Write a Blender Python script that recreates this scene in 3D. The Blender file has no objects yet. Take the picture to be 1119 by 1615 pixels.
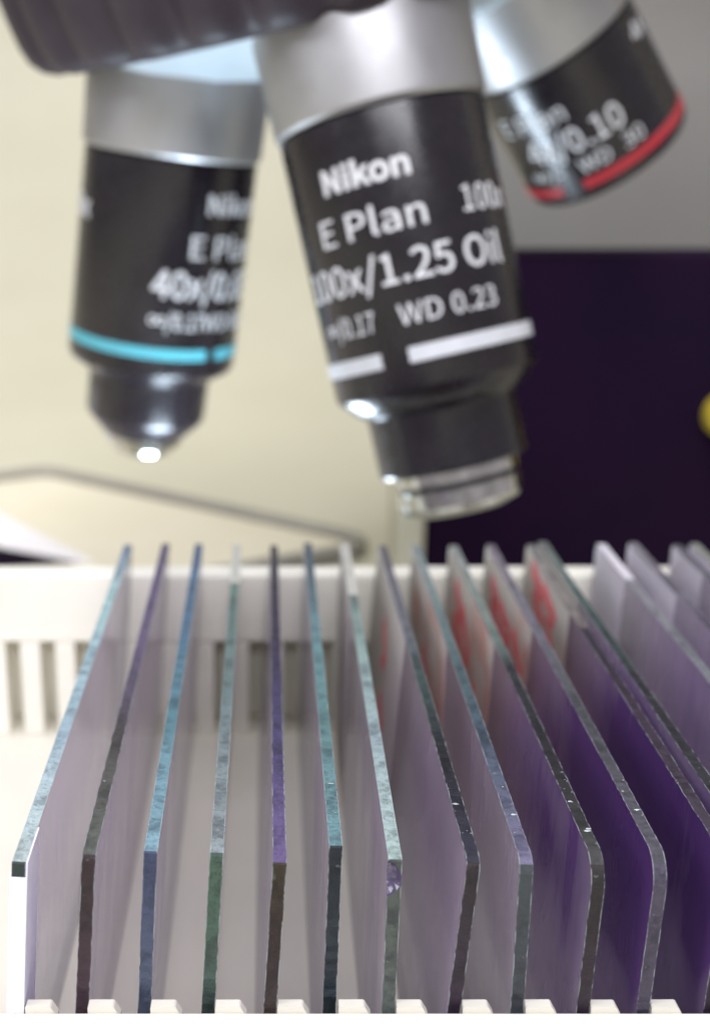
import bpy, bmesh, math, random
from mathutils import Vector, Matrix, Quaternion
from mathutils import noise as mnoise

# ------------------------------------------------------------------ basics
MM = 0.001                      # everything is measured in millimetres
sc = bpy.context.scene
col = sc.collection
R = math.radians
rnd = random.Random(7)

# ------------------------------------------------------------------ camera
PITCH = 16.05
cd = bpy.data.cameras.new('camera')
cam = bpy.data.objects.new('camera', cd)
col.objects.link(cam)
cam.location = (0, 0, 79.3 * MM)
cam.rotation_euler = (R(90 - PITCH), 0, 0)
cd.sensor_fit = 'VERTICAL'
cd.sensor_width = 24
cd.sensor_height = 24
cd.lens = 24 * 2000 / 1615
cd.shift_x = 129.5 / 1615
cd.clip_start = 0.005
cd.clip_end = 20
cd.dof.use_dof = True
cd.dof.focus_distance = 97.5 * MM
cd.dof.aperture_fstop = 17
cd.dof.aperture_blades = 0
sc.camera = cam

# ------------------------------------------------------------------ world, lamps, exposure
w = bpy.data.worlds.new('World')
sc.world = w
w.use_nodes = True
bg = w.node_tree.nodes['Background']
bg.inputs[0].default_value = (0.90, 0.855, 0.92, 1)
bg.inputs[1].default_value = 0.46


def lamp(name, loc, target, size, power, color, sy=None):
    ld = bpy.data.lights.new(name, 'AREA')
    ld.shape = 'RECTANGLE'
    ld.size = size * MM
    ld.size_y = (sy or size) * MM
    ld.energy = power
    ld.color = color
    o = bpy.data.objects.new(name, ld)
    col.objects.link(o)
    o.location = Vector(loc) * MM
    d = Vector(target) - Vector(loc)
    o.rotation_euler = d.to_track_quat('-Z', 'Y').to_euler()
    return o


lamp('ceiling_tube_light', (30, -380, 360), (10, 140, 30), 460, 2.7, (0.95, 0.95, 1.0), 130)
lamp('overhead_fill_light', (15, 50, 720), (10, 110, 20), 200, 3.7, (0.97, 0.96, 1.0), 420)  # added lamp overhead, sends light down the gaps between the slides
lamp('window_light', (-420, -60, 360), (20, 180, 40), 180, 1.2, (0.92, 0.94, 1.0), 300)
lamp('background_fill_light', (-50, 330, 290), (-40, 380, 0), 120, 0.42, (1.0, 0.955, 0.85))  # added lamp out of view, brightens the background and grades it

sc.view_settings.view_transform = 'Standard'
sc.view_settings.look = 'None'
sc.view_settings.exposure = 0
sc.view_settings.gamma = 1
sc.view_settings.use_curve_mapping = False
sc.cycles.max_bounces = 18
sc.cycles.transparent_max_bounces = 64
sc.cycles.diffuse_bounces = 12
sc.cycles.glossy_bounces = 10
sc.cycles.caustics_reflective = True
sc.cycles.blur_glossy = 1.5
sc.cycles.caustics_refractive = False
sc.cycles.use_denoising = True
sc.cycles.sample_clamp_indirect = 8

# ------------------------------------------------------------------ material helpers


class NT:
    """small helper to write node trees"""

    def __init__(self, name):
        self.m = bpy.data.materials.new(name)
        self.m.use_nodes = True
        self.t = self.m.node_tree
        self.t.nodes.clear()
        self.out = self.t.nodes.new('ShaderNodeOutputMaterial')

    def n(self, typ, **kw):
        nd = self.t.nodes.new('ShaderNode' + typ)
        for k, v in kw.items():
            if k.startswith('_'):
                setattr(nd, k[1:], v)
        return nd

    def link(self, a, b):
        self.t.links.new(a, b)

    def set(self, inp, v):
        if isinstance(v, bpy.types.NodeSocket):
            self.link(v, inp)
        elif isinstance(v, (tuple, list)) and len(v) == 3 and inp.type == 'RGBA':
            inp.default_value = (*v, 1)
        else:
            inp.default_value = v

    def obj(self, scale=(1000, 1000, 1000), loc=(0, 0, 0)):
        tc = self.n('TexCoord')
        mp = self.n('Mapping')
        mp.inputs['Scale'].default_value = scale
        mp.inputs['Location'].default_value = loc
        self.link(tc.outputs['Object'], mp.inputs['Vector'])
        return mp.outputs[0]

    def noise(self, vec, scale, detail=3, rough=0.5, dist=0.0):
        nd = self.n('TexNoise')
        self.link(vec, nd.inputs['Vector'])
        nd.inputs['Scale'].default_value = scale
        nd.inputs['Detail'].default_value = detail
        nd.inputs['Roughness'].default_value = rough
        nd.inputs['Distortion'].default_value = dist
        return nd.outputs['Fac']

    def ramp(self, fac, stops):
        r = self.n('ValToRGB')
        while len(r.color_ramp.elements) < len(stops):
            r.color_ramp.elements.new(0.5)
        for e, (p, c) in zip(r.color_ramp.elements, stops):
            e.position = p
            e.color = (*c, 1) if len(c) == 3 else c
        self.link(fac, r.inputs[0])
        return r.outputs[0]

    def math(self, op, a, b=None, clamp=False):
        nd = self.n('Math', _operation=op)
        nd.use_clamp = clamp
        self.set(nd.inputs[0], a)
        if b is not None:
            self.set(nd.inputs[1], b)
        return nd.outputs[0]

    def smooth(self, v, a, b, lo=0.0, hi=1.0):
        nd = self.n('MapRange', _interpolation_type='SMOOTHSTEP')
        self.set(nd.inputs[0], v)
        for i, x in enumerate((a, b, lo, hi)):
            self.set(nd.inputs[i + 1], x)
        return nd.outputs[0]

    def mixc(self, fac, a, b, mode='MIX'):
        nd = self.n('MixRGB', _blend_type=mode)
        self.set(nd.inputs[0], fac)
        self.set(nd.inputs[1], a)
        self.set(nd.inputs[2], b)
        return nd.outputs[0]

    def sep(self, vec):
        s = self.n('SeparateXYZ')
        self.link(vec, s.inputs[0])
        return s.outputs

    def bsdf(self, base, rough=0.5, metal=0.0, spec=0.5, coat=0.0, normal=None, trans=0.0):
        b = self.n('BsdfPrincipled')
        self.set(b.inputs['Base Color'], base)
        self.set(b.inputs['Roughness'], rough)
        self.set(b.inputs['Metallic'], metal)
        b.inputs['Specular IOR Level'].default_value = spec
        b.inputs['Coat Weight'].default_value = coat
        b.inputs['Coat Roughness'].default_value = 0.08
        b.inputs['Transmission Weight'].default_value = trans
        if normal:
            self.link(normal, b.inputs['Normal'])
        return b.outputs[0]

    def bump(self, h, strength=0.3, dist=0.1):
        b = self.n('Bump')
        b.inputs['Strength'].default_value = strength
        b.inputs['Distance'].default_value = dist * MM
        self.link(h, b.inputs['Height'])
        return b.outputs[0]

    def done(self, surf):
        self.link(surf, self.out.inputs['Surface'])
        return self.m


def plain(name, c1, c2=None, rough=0.5, metal=0.0, scale=0.6, spec=0.5, bump=0.0, bscale=4, coat=0.0, rough2=None):
    """a colour with soft procedural variation"""
    t = NT(name)
    v = t.obj()
    nz = t.noise(v, scale, 5, 0.6)
    c = t.mixc(t.smooth(nz, 0.3, 0.7), c1, c2 or tuple(x * 0.9 for x in c1))
    r = rough
    if rough2 is not None:
        r = t.smooth(t.noise(v, scale * 1.7, 4), 0.3, 0.7, rough, rough2)
    nrm = None
    if bump:
        nrm = t.bump(t.noise(v, bscale, 4), bump, 0.15)
    return t.done(t.bsdf(c, r, metal, spec, coat, nrm))


M_rack = plain('ivory_plastic', (0.84, 0.82, 0.74), (0.78, 0.765, 0.69), 0.42, scale=0.12, bump=0.12, bscale=1.6, rough2=0.55)
M_bench = plain('cream_laminate', (0.50, 0.485, 0.385), (0.475, 0.46, 0.36), 0.55, scale=0.02, bump=0.05, bscale=1.2)
M_wall = plain('painted_wall', (0.50, 0.475, 0.40), (0.48, 0.455, 0.385), 0.85, scale=0.006, bump=0.2, bscale=0.5)
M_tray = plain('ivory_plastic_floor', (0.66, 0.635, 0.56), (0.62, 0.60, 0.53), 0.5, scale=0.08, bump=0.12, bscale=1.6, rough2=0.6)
M_cabinet = plain('grey_painted_metal', (0.27, 0.262, 0.255), (0.25, 0.243, 0.236), 0.6, scale=0.012, spec=0.3)
M_board = plain('cream_board', (0.68, 0.64, 0.52), (0.65, 0.605, 0.48), 0.6, scale=0.03)
M_grey = plain('grey_edging', (0.25, 0.24, 0.21), (0.29, 0.275, 0.24), 0.55, scale=0.1)
M_white = plain('white_card', (0.86, 0.85, 0.90), (0.82, 0.81, 0.87), 0.5, scale=0.08)
M_dark = plain('dark_purple_paint', (0.010, 0.0048, 0.017), (0.014, 0.005, 0.019), 0.8, scale=0.03, spec=0.04)
M_dark2 = plain('dark_slab', (0.012, 0.007, 0.017), (0.015, 0.008, 0.02), 0.75, scale=0.1, spec=0.05)
M_yellow = plain('yellow_plastic', (0.62, 0.47, 0.05), (0.55, 0.40, 0.04), 0.4, scale=0.3)
M_rubber = plain('black_rubber', (0.030, 0.021, 0.032), (0.042, 0.031, 0.042), 0.55, scale=0.15, spec=0.4, bump=0.15, bscale=3)
M_chrome = plain('satin_nickel', (0.49, 0.49, 0.505), (0.44, 0.44, 0.455), 0.44, metal=0.9, scale=0.15, rough2=0.52, bump=0.02, bscale=6)
M_plate = plain('bright_chrome_plate', (0.66, 0.78, 0.88), (0.62, 0.74, 0.85), 0.35, metal=0.25, scale=0.15, rough2=0.4)
M_tip = plain('polished_steel', (0.70, 0.69, 0.65), (0.46, 0.455, 0.43), 0.10, metal=1.0, scale=0.5, rough2=0.2)
M_black = plain('black_anodised', (0.0065, 0.0045, 0.008), (0.010, 0.007, 0.012), 0.22, scale=0.35, spec=0.62, rough2=0.29, bump=0.03, bscale=7)
M_groove = plain('dark_groove', (0.012, 0.012, 0.016), (0.015, 0.015, 0.018), 0.4)
M_ink = plain('white_engraving', (0.74, 0.75, 0.78), (0.66, 0.67, 0.70), 0.6, scale=2.0)
M_cyan = plain('cyan_enamel', (0.10, 0.50, 0.60), (0.12, 0.46, 0.56), 0.4, scale=0.5)
M_red = plain('red_enamel', (0.44, 0.022, 0.035), (0.40, 0.025, 0.04), 0.4, scale=0.5)
M_bandw = plain('white_enamel', (0.62, 0.64, 0.68), (0.56, 0.58, 0.62), 0.4, scale=0.5)
M_lens = plain('lens_glass', (0.02, 0.03, 0.05), (0.02, 0.03, 0.05), 0.05, spec=0.9, coat=1.0)
M_cream = plain('cream_enamel', (0.60, 0.58, 0.47), (0.57, 0.55, 0.44), 0.45, scale=0.05)
M_tape = plain('white_paper_tape', (0.80, 0.79, 0.90), (0.74, 0.73, 0.86), 0.75, scale=0.5, bump=0.2, bscale=3)
M_chip = plain('chipped_glass', (0.09, 0.07, 0.13), (0.05, 0.04, 0.085), 0.15, scale=1.2, spec=0.8, bump=0.4, bscale=1.5)
M_shard = plain('glass_chip', (0.60, 0.64, 0.66), (0.38, 0.42, 0.45), 0.1, scale=3, spec=0.9)

# ------------------------------------------------------------------ object helpers


def tag(o, label, cat, group=None, kind=None):
    if label:
        o['label'] = label
    if cat:
        o['category'] = cat
    if group:
        o['group'] = group
    if kind:
        o['kind'] = kind
    return o


def empty(name, loc=(0, 0, 0)):
    o = bpy.data.objects.new(name, None)
    o.empty_display_size = 0.01
    o.location = Vector(loc) * MM
    col.objects.link(o)
    return o


def link(name, bm, mats, parent=None, smooth=False, angle=35):
    """bmesh in millimetres -> one mesh object"""
    bmesh.ops.scale(bm, vec=(MM, MM, MM), verts=bm.verts)
    bmesh.ops.recalc_face_normals(bm, faces=bm.faces)
    me = bpy.data.meshes.new(name)
    bm.to_mesh(me)
    bm.free()
    for m in (mats if isinstance(mats, (list, tuple)) else [mats]):
        me.materials.append(m)
    if smooth:
        for p in me.polygons:
            p.use_smooth = True
        me.set_sharp_from_angle(angle=R(angle))
    o = bpy.data.objects.new(name, me)
    col.objects.link(o)
    if parent:
        o.parent = parent
    return o


def box(bm, x0, x1, y0, y1, z0, z1, bev=0.0, seg=2, mat=0):
    r = bmesh.ops.create_cube(bm, size=1)
    vs = r['verts']
    bmesh.ops.scale(bm, vec=(x1 - x0, y1 - y0, z1 - z0), verts=vs)
    bmesh.ops.translate(bm, vec=((x0 + x1) / 2, (y0 + y1) / 2, (z0 + z1) / 2), verts=vs)
    fs = set(f for v in vs for f in v.link_faces)
    for f in fs:
        f.material_index = mat
    if bev:
        es = list(set(e for v in vs for e in v.link_edges))
        bmesh.ops.bevel(bm, geom=es, offset=bev, segments=seg, profile=0.5, affect='EDGES')
    return bm


def prism(bm, pts, z0, z1, axis='z'):
    """extrude a polygon given in the plane normal to axis"""
    def v3(a, b, c):
        return {'z': (a, b, c), 'y': (a, c, b), 'x': (c, a, b)}[axis]
    lo = [bm.verts.new(v3(a, b, z0)) for a, b in pts]
    hi = [bm.verts.new(v3(a, b, z1)) for a, b in pts]
    n = len(pts)
    fs = [bm.faces.new(lo), bm.faces.new(hi)]
    for i in range(n):
        fs.append(bm.faces.new((lo[i], lo[(i + 1) % n], hi[(i + 1) % n], hi[i])))
    return fs


def lathe(bm, prof, n=96, ripple=None, a0=0.0, a1=None, mat=0):
    """prof = [(r, t)...] turned about local -Z (t grows downwards)"""
    full = a1 is None
    A = [a0 + (2 * math.pi if full else a1 - a0) * i / n for i in range(n if full else n + 1)]
    rows = []
    for r, t in prof:
        if r < 1e-6:
            rows.append([bm.verts.new((0, 0, -t))])
            continue
        row = []
        for a in A:
            rr = r + (ripple(a, t, r) if ripple else 0)
            row.append(bm.verts.new((rr * math.sin(a), -rr * math.cos(a), -t)))
        rows.append(row)
    m = len(A)
    for p, q in zip(rows, rows[1:]):
        for i in range(m if full else m - 1):
            j = (i + 1) % m
            a, b = p[i % len(p)], p[j % len(p)]
            c, d = q[j % len(q)], q[i % len(q)]
            vs = []
            for v in (a, b, c, d):
                if v not in vs:
                    vs.append(v)
            if len(vs) >= 3:
                f = bm.faces.new(vs)
                f.material_index = mat
    return bm


# ------------------------------------------------------------------ setting: worktop and wall
bm = bmesh.new()
X0, X1 = -1500, 1500
prof = [(-400, 0), (0, 0), (200, 0), (340, 0)]
for i in range(1, 25):
    a = i / 24 * math.pi / 2
    prof.append((340 + 280 * math.sin(a), 280 - 280 * math.cos(a)))
NX = 8
vs = [[bm.verts.new((X0 + (X1 - X0) * i / NX, y, z)) for i in range(NX + 1)] for y, z in prof]
for a, b in zip(vs, vs[1:]):
    for i in range(NX):
        bm.faces.new((a[i], a[i + 1], b[i + 1], b[i]))
o = link('worktop', bm, M_bench, smooth=True)
tag(o, 'cream worktop curving up into the splashback behind the rack', 'worktop', kind='structure')

bm = bmesh.new()
box(bm, X0, X1, 620, 700, 280.0, 1400)
o = link('wall', bm, M_bench)
tag(o, 'tan painted wall behind the microscope', 'wall', kind='structure')

# ------------------------------------------------------------------ slide rack
ZT = 30.0                 # height of the slides' top edges
rack = empty('slide_rack', (0, 0, 0))
tag(rack, 'ivory plastic slide rack with comb slots holding the glass slides', 'slide rack')
bm = bmesh.new()
box(bm, -78, 84, 76, 165, 0.4, 2.6, 0.4)
link('tray_floor', bm, M_tray, rack)

# front wall with its teeth
bm = bmesh.new()
box(bm, -78, 84, 75.4, 80.15, 2.65, 17.63, 0.25)
link('front_wall', bm, M_rack, rack)

# slides: x of the front top corner, x at the far end, lean in degrees, y of front end, z shift
# (the table is read again further down for glass, edges and stains)
SL = [
    # x_front, x_far, lean, y0, dz
    (-18.2, -18.6, 4.3, 80.45, 0.0),
    (-13.3, -13.75, 4.5, 81.4, 0.15),
    (-8.87, -9.5, 3.5, 81.7, 0.1),
    (-4.07, -4.6, 3.5, 81.9, 0.0),
    (0.5, 0.16, 3.3, 80.5, -0.1),
    (4.6, 4.5, 1.3, 82.2, 0.25),
    (8.8, 9.3, 0.9, 80.6, 0.1),
    (14.5, 14.15, 4.5, 80.8, -0.1),
    (18.25, 18.4, 0.3, 80.6, 0.05),
    (23.5, 23.3, 2.2, 80.4, -0.1),
    (28.0, 28.1, 2.2, 80.5, 0.0),
    (33.0, 33.3, 2.0, 80.6, 0.0),
    (34.9, 34.75, 1.6, 81.0, 0.4),
    (42.3, 42.3, 2.4, 81.0, 0.0),
    (46.7, 46.4, 2.2, 81.4, 0.3),
    (52.1, 52.1, 2.0, 81.0, 0.0),
    (54.2, 54.3, 1.4, 81.0, 0.2),
]
SH = 26.0 - 0.6           # slide height; stands on the tray floor
TL = []                   # left side of each tooth at wall-top height
for i, (xf, xb, lean, y0, dz) in enumerate(SL):
    if i in (11, 15):
        continue
    TL.append(xf + 0.5 - 12.4 * math.tan(R(lean)) + 0.06)
TL[0] = -18.40 + 0.05
while TL[0] > -72:
    TL.insert(0, TL[0] - 4.63)
while TL[-1] < 76:
    TL.append(TL[-1] + 4.63)
bm = bmesh.new()
for x in TL:
    r = rnd.uniform(-.05, .05)
    pts = [(x, 2.66), (x, 17.95), (x + 0.06, 18.05), (x + 1.8 + r, 18.06), (x + 1.92 + r, 17.98), (x + 2.35 + r, 17.2), (x + 2.45, 2.66)]
    fs = prism(bm, pts, 80.18, 81.05 + r * .3, 'y')
link('front_comb', bm, M_tray, rack)

# back wall: plain band above, ribs with slots below
bm = bmesh.new()
box(bm, -78, 84, 157.2, 161.0, 16.05, 25.5, 0.3)
xs = -34.6
k0 = -9
for k in range(k0, 26):
    c = xs + 4.63 * k + 2.315
    box(bm, c - 1.3, c + 1.3, 157.25, 160.5, 2.65, 16.0, 0.15)
box(bm, -78, 84, 163.6, 165.0, 2.62, 16.0)
box(bm, -78, 84, 161.05, 165.0, 16.05, 17.5)
link('back_wall', bm, M_rack, rack)
bm = bmesh.new()
box(bm, -81.2, -78.05, 75.4, 163, 0.4, 25.5, 0.3)
link('end_wall', bm, M_rack, rack)
bm = bmesh.new()
box(bm, 84.05, 87.2, 75.4, 163, 0.4, 25.5, 0.3)
link('end_wall', bm, M_rack, rack)

# ------------------------------------------------------------------ glass slides


def face_mat(i, stain, haze, seed, tint=(0.965, 0.895, 0.99), deep=(0.19, 0.085, 0.33), y_on=(2, 46)):
    """clear glass under a dried film: milky haze plus violet stain in runs"""
    t = NT('stained_glass_face')
    v = t.obj(loc=(seed * 3.1, seed * 7.7, seed * 1.9))
    raw = t.obj()
    x, y, z = t.sep(raw)
    st = t.n('Mapping')
    st.inputs['Scale'].default_value = (1, 0.75, 0.18)
    t.link(v, st.inputs['Vector'])
    runs = t.noise(st.outputs[0], 0.16, 5, 0.62, 0.6)
    fine = t.noise(st.outputs[0], 0.9, 4, 0.65)
    blot = t.noise(v, 0.10, 3, 0.5)
    # stained along the dipped part; thinner at the far end
    reg = t.math('MULTIPLY', t.smooth(y, y_on[1] - 30, y_on[1] + 3, 1, 0.12), t.smooth(y, y_on[0] - 6, y_on[0], 0.55, 1))
    reg = t.math('MULTIPLY', reg, t.smooth(z, -15, -6, 0.5, 1))  # paler bottom paints in light bounced off the tray floor
    s = t.math('MULTIPLY', t.smooth(runs, 0.28, 0.66, 0.6, 1.0), t.smooth(blot, 0.3, 0.6, 0.7, 1.0))
    s = t.math('MULTIPLY', t.math('MULTIPLY', s, reg), stain, True)
    h = t.math('MULTIPLY', t.smooth(fine, 0.25, 0.75, 0.75, 1.2), haze)
    h = t.math('MULTIPLY', h, t.smooth(runs, 0.3, 0.65, 0.75, 1.2))
    op = t.math('ADD', h, t.math('MULTIPLY', s, 0.60), True)
    pink = t.mixc(t.smooth(t.noise(st.outputs[0], 0.07, 2), 0.42, 0.6), tint, tuple(a * b for a, b in zip(tint, (0.93, 0.86, 0.98))))
    colr = t.mixc(s, pink, deep)
    tr = t.n('BsdfTransparent')
    t.set(tr.inputs[0], t.mixc(s, (0.985, 0.985, 0.985), (0.76, 0.62, 0.88)))
    df = t.n('BsdfDiffuse')
    t.set(df.inputs[0], colr)
    tl = t.n('BsdfTranslucent')
    t.set(tl.inputs[0], colr)
    film = t.n('MixShader')
    film.inputs[0].default_value = 0.5
    t.link(df.outputs[0], film.inputs[1])
    t.link(tl.outputs[0], film.inputs[2])
    mx = t.n('MixShader')
    t.link(op, mx.inputs[0])
    t.link(tr.outputs[0], mx.inputs[1])
    t.link(film.outputs[0], mx.inputs[2])
    gl = t.n('BsdfGlossy')
    t.set(gl.inputs[0], (0.95, 0.95, 0.97))
    t.set(gl.inputs['Roughness'], t.smooth(runs, 0.3, 0.7, 0.06, 0.22))
    fr = t.n('Fresnel')
    fr.inputs[0].default_value = 1.5
    fx = t.n('MixShader')
    t.link(t.math('MULTIPLY', fr.outputs[0], 0.75), fx.inputs[0])
    t.link(mx.outputs[0], fx.inputs[1])
    t.link(gl.outputs[0], fx.inputs[2])
    return t.done(fx.outputs[0])


def edge_mat(stops, seed, dark=0.5, name='ground_glass_edge', axis='y', length=75):
    """ground edge of a slide: stain tint and reflections painted along its length, with nicks and grains"""
    t = NT(name)
    raw = t.obj()
    v = t.obj(loc=(seed * 2.3, seed * 5.1, seed * 9.7))
    x, y, z = t.sep(raw)
    f = t.math('DIVIDE', y, length) if axis == 'y' else t.math('DIVIDE', z, -length)
    wob = t.math('ADD', f, t.math('MULTIPLY', t.math('SUBTRACT', t.noise(v, 0.12, 3), 0.5), 0.25))
    c = t.ramp(wob, stops)
    grain = t.noise(v, 3.2, 6, 0.75)
    spots = t.noise(v, 1.1, 4, 0.7)
    c = t.mixc(t.smooth(t.noise(v, 0.45, 4, 0.7), 0.42, 0.66, 0, 0.7), c, t.mixc(1.0, c, (0.30, 0.30, 0.34), 'MULTIPLY'))
    c = t.mixc(t.smooth(grain, 0.47, 0.68, 0, dark), c, (0.02, 0.025, 0.03))
    c = t.mixc(t.smooth(spots, 0.64, 0.76, 0, 0.35), c, (0.42, 0.47, 0.46))
    g = t.math('MULTIPLY', t.math('ADD', t.math('ADD', t.sep(c)[0], t.sep(c)[1]), t.sep(c)[2]), 0.27)
    cg = t.n('CombineXYZ')
    for q in range(3):
        t.link(g, cg.inputs[q])
    c = t.mixc(0.36 if axis == 'y' else 0.08, c, cg.outputs[0])
    c = t.mixc(1.0, c, (0.85, 0.85, 0.85), 'MULTIPLY')
    # light caught by the ground bevels, painted as pale lines broken by noise
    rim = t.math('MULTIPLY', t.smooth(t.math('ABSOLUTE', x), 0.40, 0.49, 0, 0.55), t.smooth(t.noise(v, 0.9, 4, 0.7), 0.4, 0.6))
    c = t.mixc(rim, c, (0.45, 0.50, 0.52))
    nr = t.bump(grain, 0.8, 0.14)
    b = t.bsdf(c, t.smooth(spots, 0.3, 0.7, 0.28, 0.55), 0, 0.35, 0.0, nr)
    return t.done(b)


def frost_mat(seed, alpha, colr, pink=0.0):
    t = NT('frosted_paint')
    v = t.obj(loc=(seed, seed * 2, seed * 3))
    nz = t.noise(v, 0.35, 5, 0.6)
    c = t.mixc(t.smooth(nz, 0.35, 0.65), colr, tuple(x * 0.88 for x in colr))
    c = t.mixc(t.smooth(t.noise(v, 0.11, 3), 0.42, 0.62, 0, pink), c, (0.80, 0.42, 0.36))
    df = t.n('BsdfDiffuse')
    t.set(df.inputs[0], c)
    tl = t.n('BsdfTranslucent')
    t.set(tl.inputs[0], c)
    a = t.n('MixShader')
    a.inputs[0].default_value = 0.45
    t.link(df.outputs[0], a.inputs[1])
    t.link(tl.outputs[0], a.inputs[2])
    tr = t.n('BsdfTransparent')
    m = t.n('MixShader')
    t.link(t.math('MULTIPLY', t.smooth(nz, 0.3, 0.7, 0.85, 1.1), alpha, True), m.inputs[0])
    t.link(tr.outputs[0], m.inputs[1])
    t.link(a.outputs[0], m.inputs[2])
    return t.done(m.outputs[0])


def red_mat(name, c, alpha):
    t = NT(name)
    v = t.obj()
    df = t.n('BsdfDiffuse')
    t.set(df.inputs[0], t.mixc(t.smooth(t.noise(v, 1.5, 4), 0.3, 0.7), c, tuple(min(1, x * 1.3) for x in c)))
    tr = t.n('BsdfTransparent')
    m = t.n('MixShader')
    t.link(t.smooth(t.noise(v, 0.8, 5, 0.7), 0.3, 0.6, alpha * 0.55, alpha), m.inputs[0])
    t.link(tr.outputs[0], m.inputs[1])
    t.link(df.outputs[0], m.inputs[2])
    return t.done(m.outputs[0])


M_mark = red_mat('red_marker_ink', (0.86, 0.27, 0.29), 0.72)


def outline(kind, L, H, rs):
    """slide profile in (y, z): y along the slide from its near end, z below the top edge"""
    if kind == 'sharp':
        near = [(0.0, -0.12), (0.12, 0.0)]
    elif kind == 'chamfer':
        near = [(0.0, -1.1), (0.25, -0.45), (0.7, -0.1), (1.3, 0.0)]
    elif kind == 'round':
        near = [(2.4 - 2.4 * math.cos(a), -2.4 + 2.4 * math.sin(a)) for a in [i / 9 * math.pi / 2 for i in range(10)]]
    elif kind == 'rough':
        near = [(0.0, -0.8), (0.1, -0.48), (0.3, -0.26), (0.72, -0.1), (1.3, 0.0)]
    else:  # bitten: the chip is cut out afterwards
        near = [(0.0, -0.12), (0.12, 0.0)]
    pts = []

    def seg(a, b, step=0.55, amp=0.028):
        n = max(1, int(math.hypot(b[0] - a[0], b[1] - a[1]) / step))
        for i in range(1, n):
            u = i / n
            p = [a[0] + (b[0] - a[0]) * u, a[1] + (b[1] - a[1]) * u]
            nx, ny = -(b[1] - a[1]), b[0] - a[0]
            q = math.hypot(nx, ny)
            j = rs.gauss(0, amp)
            pts.append((p[0] + nx / q * j, p[1] + ny / q * j))

    chain = [(0.0, -H)] + near + [(L - 0.3, 0.0), (L, -0.3), (L, -H)]
    for i, p in enumerate(chain):
        pts.append(p)
        q = chain[(i + 1) % len(chain)]
        if (p[0] == q[0] == 0) or (p[1] == q[1] == 0):
            seg(p, q)
    return pts


# edge colours, glass tint with reflections painted in: [top edge stops], [front edge stops]
def C(*v):
    return v


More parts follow.
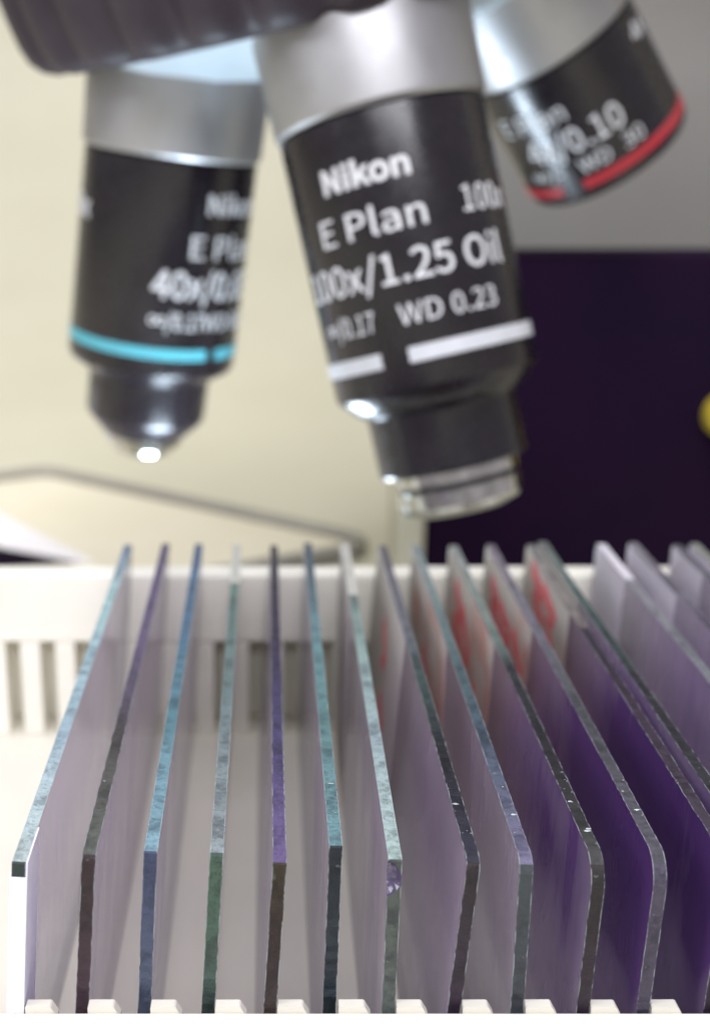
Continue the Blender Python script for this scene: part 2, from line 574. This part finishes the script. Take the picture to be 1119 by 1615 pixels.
ED = [
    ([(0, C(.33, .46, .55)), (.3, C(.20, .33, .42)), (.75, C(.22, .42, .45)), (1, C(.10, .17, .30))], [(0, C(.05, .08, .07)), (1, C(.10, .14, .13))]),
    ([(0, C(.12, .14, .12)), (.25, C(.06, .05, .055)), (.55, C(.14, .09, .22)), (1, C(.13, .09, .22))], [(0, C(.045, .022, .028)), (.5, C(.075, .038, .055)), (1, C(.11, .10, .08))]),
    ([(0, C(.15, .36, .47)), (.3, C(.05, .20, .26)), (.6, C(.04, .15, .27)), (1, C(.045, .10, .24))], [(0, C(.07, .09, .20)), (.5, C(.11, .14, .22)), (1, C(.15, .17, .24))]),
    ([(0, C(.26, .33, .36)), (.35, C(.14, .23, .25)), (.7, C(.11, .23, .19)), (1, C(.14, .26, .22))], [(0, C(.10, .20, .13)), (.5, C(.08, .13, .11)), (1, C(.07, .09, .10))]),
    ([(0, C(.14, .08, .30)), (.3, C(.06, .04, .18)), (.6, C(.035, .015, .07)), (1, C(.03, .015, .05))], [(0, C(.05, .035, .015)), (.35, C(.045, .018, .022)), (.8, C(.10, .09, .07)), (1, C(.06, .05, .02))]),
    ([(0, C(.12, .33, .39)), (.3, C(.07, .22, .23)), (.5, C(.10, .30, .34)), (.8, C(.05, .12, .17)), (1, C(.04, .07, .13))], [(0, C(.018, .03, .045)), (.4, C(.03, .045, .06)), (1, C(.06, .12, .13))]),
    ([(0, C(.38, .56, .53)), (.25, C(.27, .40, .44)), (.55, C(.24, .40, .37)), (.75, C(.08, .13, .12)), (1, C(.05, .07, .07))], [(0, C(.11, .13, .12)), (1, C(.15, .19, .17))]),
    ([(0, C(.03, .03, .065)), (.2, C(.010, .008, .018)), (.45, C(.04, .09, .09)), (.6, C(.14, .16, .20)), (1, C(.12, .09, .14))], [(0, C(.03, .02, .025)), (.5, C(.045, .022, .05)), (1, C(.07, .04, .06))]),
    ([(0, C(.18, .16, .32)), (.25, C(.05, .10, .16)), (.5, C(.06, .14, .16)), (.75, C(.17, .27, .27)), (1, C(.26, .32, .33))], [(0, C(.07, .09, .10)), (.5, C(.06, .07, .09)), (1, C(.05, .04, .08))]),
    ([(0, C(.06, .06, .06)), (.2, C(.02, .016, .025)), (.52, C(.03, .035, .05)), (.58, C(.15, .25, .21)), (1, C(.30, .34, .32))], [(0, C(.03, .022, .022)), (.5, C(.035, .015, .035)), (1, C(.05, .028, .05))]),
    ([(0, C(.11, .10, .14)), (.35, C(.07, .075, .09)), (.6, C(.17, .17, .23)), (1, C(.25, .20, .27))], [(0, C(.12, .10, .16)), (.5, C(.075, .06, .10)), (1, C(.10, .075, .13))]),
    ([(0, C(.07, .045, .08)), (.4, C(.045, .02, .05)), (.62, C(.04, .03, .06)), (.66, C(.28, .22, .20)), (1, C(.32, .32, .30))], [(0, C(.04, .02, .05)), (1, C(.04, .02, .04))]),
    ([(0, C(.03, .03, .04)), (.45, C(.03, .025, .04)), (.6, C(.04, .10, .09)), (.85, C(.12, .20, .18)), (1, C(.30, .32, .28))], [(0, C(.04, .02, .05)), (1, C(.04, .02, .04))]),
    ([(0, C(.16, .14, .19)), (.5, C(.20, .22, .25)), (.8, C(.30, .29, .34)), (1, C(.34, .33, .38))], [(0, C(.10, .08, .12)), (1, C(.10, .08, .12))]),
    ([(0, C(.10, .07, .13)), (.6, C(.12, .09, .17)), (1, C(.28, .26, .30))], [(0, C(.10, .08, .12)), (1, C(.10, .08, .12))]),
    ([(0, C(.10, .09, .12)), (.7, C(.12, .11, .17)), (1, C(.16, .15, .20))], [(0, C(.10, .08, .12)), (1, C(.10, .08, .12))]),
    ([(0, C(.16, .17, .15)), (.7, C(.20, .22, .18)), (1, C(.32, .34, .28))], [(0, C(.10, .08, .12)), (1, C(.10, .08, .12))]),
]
#       stain, haze, corner, frosted length, frost alpha
FX = [
    (0.04, 0.31, 'sharp', 0, 0),
    (0.08, 0.31, 'rough', 0, 0),
    (0.04, 0.31, 'sharp', 0, 0),
    (0.04, 0.31, 'rough', 17, .50),
    (0.04, 0.31, 'sharp', 0, 0),
    (0.04, 0.33, 'sharp', 0, 0),
    (0.05, 0.35, 'bitten', 22, .55),
    (0.06, 0.28, 'rough', 33, .55),
    (0.10, 0.30, 'chamfer', 35, .60),
    (1.3, 0.17, 'round', 34, .75),
    (1.9, 0.10, 'round', 30, .75),
    (1.5, 0.14, 'round', 25, .80),
    (0.75, 0.16, 'round', 22, .60),
    (0.60, 0.22, 'round', 14, .97),
    (0.50, 0.20, 'round', 20, .80),
    (0.45, 0.20, 'round', 12, .70),
    (0.40, 0.20, 'round', 12, .70),
]
LB = [
    'glass slide with pale blue edge and white tape round its near end',
    'glass slide with dark maroon near edge and violet top edge, beside the taped slide',
    'glass slide with bright blue top edge and streaked slate blue near edge',
    'glass slide with mottled green near edge, grey green top edge and pale far tip',
    'glass slide with purple top edge and olive brown near edge, seen almost edge on',
    'glass slide with teal top edge and blackish teal near edge, left of the chipped slide',
    'glass slide with pale aqua edge and a shell shaped chip out of its near corner',
    'glass slide with near black top edge, just right of the chipped pale aqua slide',
    'glass slide with lavender blue rubbed corner, just left of the deepest purple gap',
    'purple stained slide with black nicked edge and long frosted end marked in red',
    'deep purple stained slide with dull lavender grey rounded edge and red writing',
    'purple stained slide with dark thin edge and frosted end, left of a closely paired slide',
    'slide with dark green edge pressed close against the right of a purple stained one',
    'slide with bright white painted far tip against the dark box',
    'lilac slide with violet edge, just right of the white tipped slide',
    'slide with grey violet edge and pale far end near the right border',
    'slide with pale green grey edge, rightmost of the row',
]
BACKX = 156.4
for i, (xf, xb, lean, y0, dz) in enumerate(SL):
    rs = random.Random(100 + i)
    stain, haze, corner, flen, falpha = FX[i]
    top, frt = ED[i]
    L = BACKX - y0
    H = ZT + dz - 2.62
    yaw = math.atan2(xb - xf, L)
    root = empty('microscope_slide', (xf, y0, ZT + dz))
    # leans to the right about its bottom edge
    rot = Matrix.Rotation(-yaw, 4, 'Z') @ Matrix.Rotation(R(lean), 4, 'Y')
    root.rotation_euler = rot.to_euler()
    H = (H - 0.55 * abs(math.sin(R(lean)))) / math.cos(R(lean))
    tag(root, LB[i], 'glass slide', 'glass slides standing in the rack')
    FM = face_mat(i, stain, haze, i + 1, y_on=(3, L - max(flen, 8)))
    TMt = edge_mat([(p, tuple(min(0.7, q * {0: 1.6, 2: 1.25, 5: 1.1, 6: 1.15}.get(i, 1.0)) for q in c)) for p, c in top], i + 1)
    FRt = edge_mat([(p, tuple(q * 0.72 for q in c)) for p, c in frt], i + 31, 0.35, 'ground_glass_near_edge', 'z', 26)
    bm = bmesh.new()
    pts = outline(corner, L, H, rs)
    fs = prism(bm, pts, -0.5, 0.5, 'x')
    bm.normal_update()
    for f in fs:
        c = f.calc_center_median()
        if len(f.verts) > 4:
            f.material_index = 0
        else:
            n = f.normal
            f.material_index = 1 if (c.z > -2.6 and abs(n.z) > abs(n.y)) else 2
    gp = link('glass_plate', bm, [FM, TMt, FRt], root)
    if corner == 'bitten':
        bm = bmesh.new()
        bmesh.ops.create_uvsphere(bm, u_segments=24, v_segments=16, radius=1.75)
        for v in bm.verts:
            v.co += Vector((-1.05, -0.75, -1.5)) + v.co.normalized() * rs.uniform(-.06, .06)
        for f in bm.faces:
            f.material_index = 3
        cut = link('chip_cutter', bm, [FM, TMt, FRt, M_chip])
        cut.parent = root
        gp.data.materials.append(M_chip)
        md = gp.modifiers.new('chip', 'BOOLEAN')
        md.operation = 'DIFFERENCE'
        md.object = cut
        md.solver = 'EXACT'
        bpy.context.view_layer.update()
        me2 = bpy.data.meshes.new_from_object(gp.evaluated_get(bpy.context.evaluated_depsgraph_get()))
        gp.modifiers.clear()
        gp.data = me2
        bpy.data.objects.remove(cut)
    if flen:
        colr = (0.88, 0.87, 0.81) if i < 13 else (0.90, 0.88, 0.93)
        fm = frost_mat(i + 3.3, falpha, colr, 0.55 if 8 <= i <= 11 else 0.0)
        bm = bmesh.new()
        for s in (-1, 1):
            q = [(L - flen, -0.25), (L - 0.4, -0.25), (L - 0.15, -0.5), (L - 0.15, -H + 0.3), (L - flen, -H + 0.3)]
            xx = (0.515, 0.55)
            prism(bm, q, s * xx[0], s * xx[1], 'x')
        if i == 13:
            box(bm, -0.55, 0.55, L - flen, L - 0.3, 0.03, 0.10)
        if i in (3, 6):
            box(bm, -0.55, 0.55, L - flen * 0.9, L - 0.3, 0.03, 0.08)
        o = link('frosted_end', bm, fm, root)
    # little bright chips on the ground edges
    spots = {3: [(1.2, -.2)], 5: [(9.5, .0), (1.6, -.1)], 6: [(0.6, -2.9)], 7: [(8.2, 0), (1.2, -.3), (1.7, -.15), (0.2, -1.5)], 8: [(0.35, -2.0), (6.5, 0)],
             9: [(1.0, -1.0), (4.6, 0), (4.9, .0), (0.25, -2.6), (9.0, 0)], 10: [(0.8, -1.2), (7.5, 0)]}.get(i, [])
    spots = [(a, b, 0.12) for a, b in spots]
    for q in range({2: 2, 3: 3, 5: 2, 7: 5, 8: 4, 9: 6, 10: 4, 11: 2}.get(i, 1)):
        spots.append((rs.uniform(2.5, 14), 0.0, rs.uniform(.02, .045)))
    for (yy, zz, rr_) in spots:
        bm = bmesh.new()
        bmesh.ops.create_icosphere(bm, subdivisions=1, radius=rr_)
        for v in bm.verts:
            v.co = Vector((v.co.x * rs.uniform(.8, 3.2), v.co.y * rs.uniform(.4, 1.6), v.co.z * rs.uniform(.2, .5)))
            v.co += Vector((rs.uniform(-.02, .02), rs.uniform(-.02, .02), 0))
        bmesh.ops.translate(bm, vec=(rs.uniform(-.25, .25) if rr_ > .1 else rs.choice((-1, 1)) * rs.uniform(.1, .45), yy, zz + 0.02), verts=bm.verts)
        link('edge_chip', bm, M_shard, root)

    if i == 0:
        # tape folded round the near end, starting a little below the corner
        bm = bmesh.new()
        box(bm, -0.62, 0.66, -0.14, -0.04, -H + 0.2, -1.15, 0.03)
        box(bm, 0.53, 0.66, -0.03, 4.9, -H + 0.2, 0.05, 0.03)
        box(bm, -0.62, -0.53, -0.03, 2.6, -H + 0.2, -1.15, 0.03)
        link('paper_tape', bm, M_tape, root)

    # red felt-pen strokes on the left face of the frosted ends
    strokes = {7: [[(61, -5), (56, -7.5), (60, -10)], [(58, -13), (53, -15), (57, -17)]],
               8: [[(60, -8), (54, -11), (57, -15)], [(50, -13), (46, -16)]],
               9: [[(68, -2.5), (62, -4.5), (67, -6.5), (60, -8.5)], [(62, -3.5), (56, -7), (59, -10), (54, -11)], [(52, -9), (47, -12)]],
               10: [[(70, -3), (64, -4.0), (69, -5.5), (62, -7)], [(63, -4), (57, -4.6), (57, -7), (63, -6.5)], [(55, -4), (49, -6), (52, -9)], [(53, -11), (48, -13)]],
               11: [[(71, -1.5), (64, -2.6), (69, -4.4), (62, -6)], [(64, -2), (57, -3), (61, -5.2)], [(60, -6), (54, -8.5)]]}.get(i)
    if strokes:
        bm = bmesh.new()
        for s in strokes:
            # smooth the stroke and give it pen width
            P = [Vector((0, a, b)) for a, b in s]
            Q = []
            for a, b in zip(P, P[1:]):
                for k in range(6):
                    Q.append(a.lerp(b, k / 6) + Vector((0, math.sin(k * 1.1) * .18, math.cos(k * 1.3) * .15)))
            Q.append(P[-1])
            prev = None
            for k, q in enumerate(Q):
                d = (Q[min(k + 1, len(Q) - 1)] - Q[max(k - 1, 0)]).normalized()
                nrm = Vector((0, -d.z, d.y)) * (0.95 + 0.35 * math.sin(k))
                cur = [bm.verts.new((-0.565, *(q + nrm).yz)), bm.verts.new((-0.565, *(q - nrm).yz)),
                       bm.verts.new((-0.585, *(q - nrm).yz)), bm.verts.new((-0.585, *(q + nrm).yz))]
                if prev:
                    for m in range(4):
                        bm.faces.new((prev[m], prev[(m + 1) % 4], cur[(m + 1) % 4], cur[m]))
                else:
                    bm.faces.new(cur)
                prev = cur
            bm.faces.new(list(reversed(prev)))
        link('red_writing', bm, M_mark, root)

# ------------------------------------------------------------------ microscope
scope = empty('microscope', (13.9, 214.9, 86.6))
tag(scope, 'microscope nosepiece with black rubber ring and three black objectives pointing down', 'microscope')


def place(o, origin, axis, parent, spin_ref=(0, -1, 0)):
    """local -Z along axis, local -Y turned to the camera side"""
    a = Vector(axis).normalized()
    zl = -a
    ref = Vector(spin_ref)
    yl = -(ref - a * ref.dot(a)).normalized()
    xl = yl.cross(zl)
    m = Matrix((xl, yl, zl)).transposed().to_4x4()
    m.translation = Vector(origin) * MM
    o.matrix_world = m
    if parent:
        o.parent = parent
        pm = Matrix.Translation(parent_loc(parent))
        o.matrix_parent_inverse = pm.inverted()


def parent_loc(p):
    return p.location.copy()


T = Vector((0.237, 0.140, -0.961)).normalized()
CJ = Vector((13.9, 214.9, 86.6))


def ring_ripple(n, amp):
    def f(a, t, r):
        s = 0.5 + 0.5 * math.cos(n * a)
        return -amp * (1 - s) ** 2 if r > 40 else 0
    return f


NR = 16.5                     # ring's lower rim sits this far above the objective shoulders
bm = bmesh.new()
prof = [(40, 1.0), (46.0, 0.6), (47.8, -0.2), (49.0, -1.6), (49.8, -4), (50.4, -8), (51.0, -14), (51.4, -22), (51.4, -30), (50.6, -31.5), (44, -32), (40, -32), (40, 1.0)]
lathe(bm, prof, 288, ring_ripple(30, 2.4))
ring = link('knurled_ring', bm, M_rubber, smooth=True, angle=60)
place(ring, CJ - T * NR, T, scope)
ring['label'] = 'black rubber grip ring with broad ribs'

bm = bmesh.new()
lathe(bm, [(0, 9.5), (8, 9.3), (16, 8.4), (25, 6.2), (34, 2.4), (39.5, -1.0), (39.9, -3), (39.9, -10), (0, -10)], 96)
plate = link('turret_plate', bm, M_plate, smooth=True)
place(plate, CJ - T * (NR - 1.0), T, scope)

# head and arm above the frame carry the nosepiece
bm = bmesh.new()
lathe(bm, [(0, -32.2), (43, -32.2), (45, -34), (45, -50), (38, -56), (0, -56)], 64)
head = link('nosepiece_head', bm, M_cream, smooth=True)
place(head, CJ - T * NR, T, scope)


FONT = None
try:                                # Blender's own sans-serif, if this build carries it
    import os
    FONT = bpy.data.fonts.load(os.path.join(bpy.utils.system_resource('DATAFILES'), 'fonts', 'Noto Sans CJK Regular.woff2'))
except Exception:
    FONT = None


def text_mesh(bm, s, size, bold=0.0, width=None, centre=True):
    """text outline -> flat faces in x (along) and y (up), added to bm; returns verts"""
    cu = bpy.data.curves.new('lettering', 'FONT')
    cu.body = s
    if FONT:
        cu.font = FONT
    cu.size = 1.0
    cu.offset = bold
    cu.resolution_u = 4
    cu.align_x = 'LEFT'
    ob = bpy.data.objects.new('lettering', cu)
    col.objects.link(ob)
    dg = bpy.context.evaluated_depsgraph_get()
    me = bpy.data.meshes.new_from_object(ob.evaluated_get(dg))
    bpy.data.objects.remove(ob)
    bpy.data.curves.remove(cu)
    tmp = bmesh.new()
    tmp.from_mesh(me)
    bmesh.ops.remove_doubles(tmp, verts=tmp.verts, dist=1e-5)
    bpy.data.meshes.remove(me)
    if s == 'E':
        return max(v.co.y for v in tmp.verts), tmp.free()
    xs_ = [v.co.x for v in tmp.verts]
    ys_ = [v.co.y for v in tmp.verts]
    w0 = max(xs_) - min(xs_)
    k = size / CAPH
    kx = width / w0 if width else k
    for v in tmp.verts:
        v.co = Vector(((v.co.x - min(xs_)) * kx, v.co.y * k, 0))
    bmesh.ops.triangulate(tmp, faces=tmp.faces)
    # keep triangles short so that they follow the barrel
    for _ in range(3):
        es = [e for e in tmp.edges if abs(e.verts[0].co.x - e.verts[1].co.x) > 0.9]
        if not es:
            break
        bmesh.ops.subdivide_edges(tmp, edges=es, cuts=1)
        bmesh.ops.triangulate(tmp, faces=tmp.faces)
    return tmp


CAPH = 1.0
CAPH = text_mesh(None, 'E', 1)[0]


def wrap_text(bm, s, size, a0, t, rad, bold=0.0, width=None):
    """writes s round a barrel of radius rad: starts at angle a0 (deg), baseline t below the shoulder"""
    tmp = text_mesh(bm, s, size, bold, width)
    mp = {}
    for layer in (0.03, 0.10):
        mp[layer] = {}
        for v in tmp.verts:
            a = R(a0) + v.co.x / rad
            r = rad + layer
            mp[layer][v] = bm.verts.new((r * math.sin(a), -r * math.cos(a), -(t - v.co.y)))
    for f in tmp.faces:
        for q in ([mp[0.10][v] for v in f.verts], [mp[0.03][v] for v in reversed(f.verts)]):
            if bm.faces.get(q) is None:
                bm.faces.new(q)
    for e in tmp.edges:
        if len(e.link_faces) == 1:
            a, b = e.verts
            q = (mp[0.03][a], mp[0.03][b], mp[0.10][b], mp[0.10][a])
            if bm.faces.get(q) is None:
                bm.faces.new(q)
    tmp.free()


def band(bm, rad, t0, t1, gap0, gap1):
    """coloured ring from t0 to t1 with a gap between two angles"""
    a0, a1 = R(gap1), R(gap0) + 2 * math.pi
    lathe(bm, [(rad, t0), (rad + 0.09, t0 + 0.05), (rad + 0.09, t1 - 0.05), (rad, t1), (rad - 0.05, (t0 + t1) / 2), (rad, t0)], 90, None, a0, a1)


OBJ = []


def objective(origin, axis, label, barrel, sleeve, tip_parts, band_mat, bandt, gaps, texts, rad):
    bm = bmesh.new()
    lathe(bm, barrel, 128)
    o = link('objective', bm, M_black, smooth=True, angle=25)
    place(o, origin, axis, scope)
    o['label'] = label
    bm = bmesh.new()
    lathe(bm, sleeve, 128)
    link('sleeve', bm, M_chrome, o, True, 25)
    for nm, pf, mt in tip_parts:
        bm = bmesh.new()
        lathe(bm, pf, 96)
        link(nm, bm, mt, o, True, 25)
    bm = bmesh.new()
    band(bm, rad + 0.02, bandt[0], bandt[1], *gaps)
    link('colour_band', bm, band_mat, o, True, 50)
    bm = bmesh.new()
    for tx in texts:
        wrap_text(bm, *tx[:4], rad, *tx[4:])
    link('lettering', bm, M_ink, o)
    return o


RB = 14.0
sleeve_c = [(0, -16), (14.9, -16), (14.9, -14.6), (14.75, -10.0), (14.55, -1.0), (14.45, -0.55), (13.95, 0.0), (12.5, 0.02), (0, 0.02)]
# 100x
objective((14.62, 179.92, 82.57), (0.221, -0.170, -0.960), 'oil immersion objective marked 100x with a white band, nearest the camera',
          [(0, 0.05), (13.0, 0.05), (RB, 0.4), (RB, 35.6), (13.7, 36.3), (11.4, 38.6), (10.5, 39.1), (10.35, 39.6), (10.35, 47.2), (10.1, 47.6), (8.7, 47.7), (0, 47.7)],
          sleeve_c,
          [('tip_collar', [(0, 47.72), (8.85, 47.72), (8.85, 49.3), (8.5, 49.45), (0, 49.45)], M_tip),
           ('tip_groove', [(0, 49.47), (8.1, 49.47), (8.1, 50.1), (0, 50.1)], M_groove),
           ('front_lens_mount', [(0, 50.12), (8.65, 50.12), (8.8, 50.25), (8.8, 52.4), (8.4, 53.1), (6.8, 53.9), (4.2, 54.2), (0, 54.2)], M_tip)],
          M_bandw, (30.5, 32.5), (-31, -15.5),
          [('Nikon', 2.9, -44, 9.2, 0.013, 12.0),
           ('E Plan', 3.4, -53, 15.7, 0.002, 15.0),
           ('100x/1.25 Oil', 3.8, -76, 22.2, 0.003, 31.0),
           ('\u221e/0.17', 2.6, -68, 27.6, 0.0, 9.2),
           ('WD', 2.6, -16.5, 27.6, 0.0, 5.6),
           ('0.23', 2.6, 12, 27.6, 0.0, 6.6),
           ('100x', 3.2, 30, 15.2, 0.002, 8.8)], RB)
# 40x
SO = 71.0
objective((-16.38, 214.12, 78.47), (-0.130, 0.052, -0.990), 'objective marked 40x with a cyan band, left of the 100x one',
          [(0, 0.05), (13.0, 0.05), (RB, 0.4), (RB, 33.4), (13.6, 34.3), (11.0, 36.0), (10.4, 36.6), (10.25, 37.2), (10.15, 43.4), (9.8, 44.2), (6.9, 47.4), (0, 47.4)],
          [(0, -16), (14.9, -16), (14.9, -14.6), (14.7, -10.0), (14.5, -1.0), (14.4, -0.5), (13.95, 0.0), (12.5, 0.02), (0, 0.02)],
          [('front_lens_mount', [(0, 47.42), (6.7, 47.42), (6.6, 48.6), (5.9, 49.4), (5.2, 49.6), (5.0, 50.3), (4.2, 51.0), (2.4, 51.1), (2.3, 50.8), (0, 50.8)], M_tip),
           ('front_lens', [(2.2, 50.82), (1.8, 50.95), (0.9, 51.1), (0, 51.15)], M_lens)],
          M_cyan, (29.4, 31.2), (43, 51),
          [('Nikon', 3.0, -44 + SO + 5, 7.8, 0.007, 12.0),
           ('E Plan', 3.6, 23, 14.8, 0.002, 14.6),
           ('40x/0.65', 4.2, 0, 21.2, 0.007, 20.5),
           ('\u221e/0.17', 2.6, 0, 26.2, 0.005, 9.2),
           ('WD 0.65', 2.6, 38, 26.2, 0.0, 12.6),
           ('40x', 3.4, -86, 11.0, 0.006, 8.0)], RB)
# 4x
objective((43.4, 215.4, 95.8), (0.563, 0.249, -0.788), 'short objective marked 4x/0.10 with a red band, right of the 100x one',
          [(0, 0.05), (13.0, 0.05), (RB, 0.4), (RB, 21.4), (13.6, 22.2), (12.6, 22.7), (11.4, 22.7), (11.2, 21.8), (0, 21.8)],
          [(0, -18), (15.0, -18), (15.0, -14.6), (14.8, -10.0), (14.6, -1.0), (14.5, -0.5), (13.95, 0.0), (12.5, 0.02), (0, 0.02)],
          [('front_lens', [(11.1, 21.82), (9, 22.0), (4, 22.3), (0, 22.4)], M_lens)],
          M_red, (18.7, 20.3), (-50, -34),
          [('E Plan', 3.2, -70, 8.2, 0.0, 11.5),
           ('4x/0.10', 4.0, -60, 13.8, 0.003, 16.5),
           ('\u221e/-', 2.4, -68, 17.6, 0.0, 6.0),
           ('WD', 2.4, -31, 17.6, 0.0, 5.2),
           ('30', 2.4, 0, 17.6, 0.0, 3.6),
           ('4x', 3.0, 40, 5.6, 0.0, 5.0)], RB)

# lit field lamp of the microscope, low behind the rack's back wall
bm = bmesh.new()
lathe(bm, [(15.5, 0), (15.5, -6.5), (14.6, -7.6), (13.2, -7.6), (12.8, -6.6), (12.8, 0), (15.5, 0)], 64)
il = link('field_lamp', bm, M_groove, smooth=True)
il.location = Vector((-9, 196, 0.2)) * MM
t = NT('lit_lamp_glass')
e = t.n('Emission')
e.inputs[0].default_value = (0.72, 0.86, 1.0, 1)
e.inputs[1].default_value = 48
M_glow = t.done(e.outputs[0])
bm = bmesh.new()
lathe(bm, [(12.7, -5.2), (9, -6.3), (4, -6.9), (0, -7.0), (0, -4), (12.7, -4), (12.7, -5.2)], 48)
ig = link('lamp_glass', bm, M_glow, il, smooth=True)
il.parent = scope
il.matrix_parent_inverse = Matrix.Translation(scope.location).inverted()

# stand: arm, column and foot, beyond the frame
bm = bmesh.new()
box(bm, 20, 210, 215, 265, 152, 186, 6, 3)
arm = link('stand_arm', bm, M_cream, smooth=True)
bm = bmesh.new()
box(bm, 172, 214, 212, 268, 24.1, 151.9, 5, 3)
column_ = link('stand_column', bm, M_cream, smooth=True)
bm = bmesh.new()
box(bm, 160, 262, 150, 330, 0.2, 24, 5, 3)
foot = link('stand_foot', bm, M_cream, smooth=True)
for o in (arm, column_, foot):
    o.parent = scope
    o.matrix_parent_inverse = Matrix.Translation(scope.location).inverted()

# ------------------------------------------------------------------ things behind the rack
bx = empty('equipment_box', (80, 250, 0.3))
tag(bx, 'dark purple black equipment box behind the right half of the rack', 'equipment box')
bm = bmesh.new()
box(bm, 29.2, 158, 232, 250, 0.4, 60.6, 1.2, 3)
o = link('housing', bm, M_dark, smooth=True)
bm = bmesh.new()
box(bm, 23.6, 29.1, 231, 250, 0.4, 60.4, 1.5, 3)
o2 = link('side_panel', bm, M_cream, smooth=True)
o2['label'] = 'pale cream side panel'
bm = bmesh.new()
lathe(bm, [(0, 0), (4.4, 0), (4.4, 4), (3.9, 4.8), (0, 5)], 48)
bmesh.ops.rotate(bm, cent=(0, 0, 0), matrix=Matrix.Rotation(R(-90), 3, 'X'), verts=bm.verts)
bmesh.ops.translate(bm, vec=(84.2, 231.9, 31.5), verts=bm.verts)
o3 = link('knob', bm, M_yellow, smooth=True)
o3['label'] = 'round yellow knob'
for q in (o, o2, o3):
    q.parent = bx
    q.matrix_parent_inverse = Matrix.Translation(bx.location).inverted()

# grey cabinet standing behind the box
bm = bmesh.new()
box(bm, 47, 420, 334, 420, 0.3, 330, 2.0, 3)
o = link('grey_cabinet', bm, M_cabinet, smooth=True)
tag(o, 'plain grey metal cabinet standing behind the dark equipment box', 'cabinet')

# cream board with grey edging, its far corner showing between the objectives
brd = empty('edged_board', (-40, 240, 0.1))
tag(brd, 'cream board with a thin grey edging lying behind the rack', 'board')
P0, P1, P2 = Vector((-56, 304)), Vector((20, 246)), Vector((-180, 236))


def poly_rounded(pts, r, n=8):
    out = []
    k = len(pts)
    for i in range(k):
        p, a, b = pts[i], pts[i - 1], pts[(i + 1) % k]
        u, v = (a - p).normalized(), (b - p).normalized()
        ang = math.acos(max(-1, min(1, u.dot(v))))
        d = r / math.tan(ang / 2)
        s, e = p + u * d, p + v * d
        for j in range(n + 1):
            t_ = j / n
            out.append((1 - t_) ** 2 * s + 2 * t_ * (1 - t_) * p + t_ * t_ * e)
    return out


P3 = P2 + (P1 - P0) * 1.0
corner = poly_rounded([P0, P2, P3, P1], 6)
bm = bmesh.new()
prism(bm, [(p.x, p.y) for p in corner], 0.15, 1.2)
o = link('panel', bm, M_board)
bm = bmesh.new()
cen = sum((Vector(p) for p in corner), Vector((0, 0))) / len(corner)
n_ = len(corner)
prev = None
rowz = []
for i in range(n_):
    p = corner[i]
    d = (corner[(i + 1) % n_] - corner[i - 1]).normalized()
    nn = Vector((d.y, -d.x))
    if nn.dot(p - cen) < 0:
        nn = -nn
    rr = []
    for j in range(8):
        a = j / 8 * 2 * math.pi
        q = p + nn * (1.6 + 1.55 * math.cos(a))
        rr.append(bm.verts.new((q.x, q.y, 1.8 + 1.55 * math.sin(a))))
    rowz.append(rr)
for i in range(n_):
    a, b = rowz[i], rowz[(i + 1) % n_]
    for j in range(8):
        bm.faces.new((a[j], a[(j + 1) % 8], b[(j + 1) % 8], b[j]))
o2 = link('edging', bm, M_grey, smooth=True)
for q in (o, o2):
    q.parent = brd
    q.matrix_parent_inverse = Matrix.Translation(brd.location).inverted()

# white lid lying tilted on a dark slab, left behind the rack
bm = bmesh.new()
lo = [(-34.5, 236, 0.5), (-52, 232, 5.4), (-100, 232, 18.5), (-104, 298, 15.0), (-60, 259, 4.8)]
a_ = [bm.verts.new(p) for p in lo]
b_ = [bm.verts.new((x, y, z + 0.7)) for x, y, z in lo]
bm.faces.new(a_)
bm.faces.new(b_)
for k in range(5):
    bm.faces.new((a_[k], a_[(k + 1) % 5], b_[(k + 1) % 5], b_[k]))
o = link('white_lid', bm, M_white)
tag(o, 'white lid lying tilted on the dark slab at the left edge', 'lid')
bm = bmesh.new()
lo = [(-38, 235.6), (-52, 232.6), (-99, 232.6), (-99, 270), (-62, 256)]
hi = [1.0, 4.9, 17.2, 12.5, 4.2]
a_ = [bm.verts.new((x, y, 0.1)) for x, y in lo]
b_ = [bm.verts.new((x, y, z)) for (x, y), z in zip(lo, hi)]
bm.faces.new(a_)
bm.faces.new(b_)
for k in range(5):
    bm.faces.new((a_[k], a_[(k + 1) % 5], b_[(k + 1) % 5], b_[k]))
o = link('dark_slab', bm, M_dark2)
tag(o, 'low dark slab under the white lid at the left edge', 'slab')
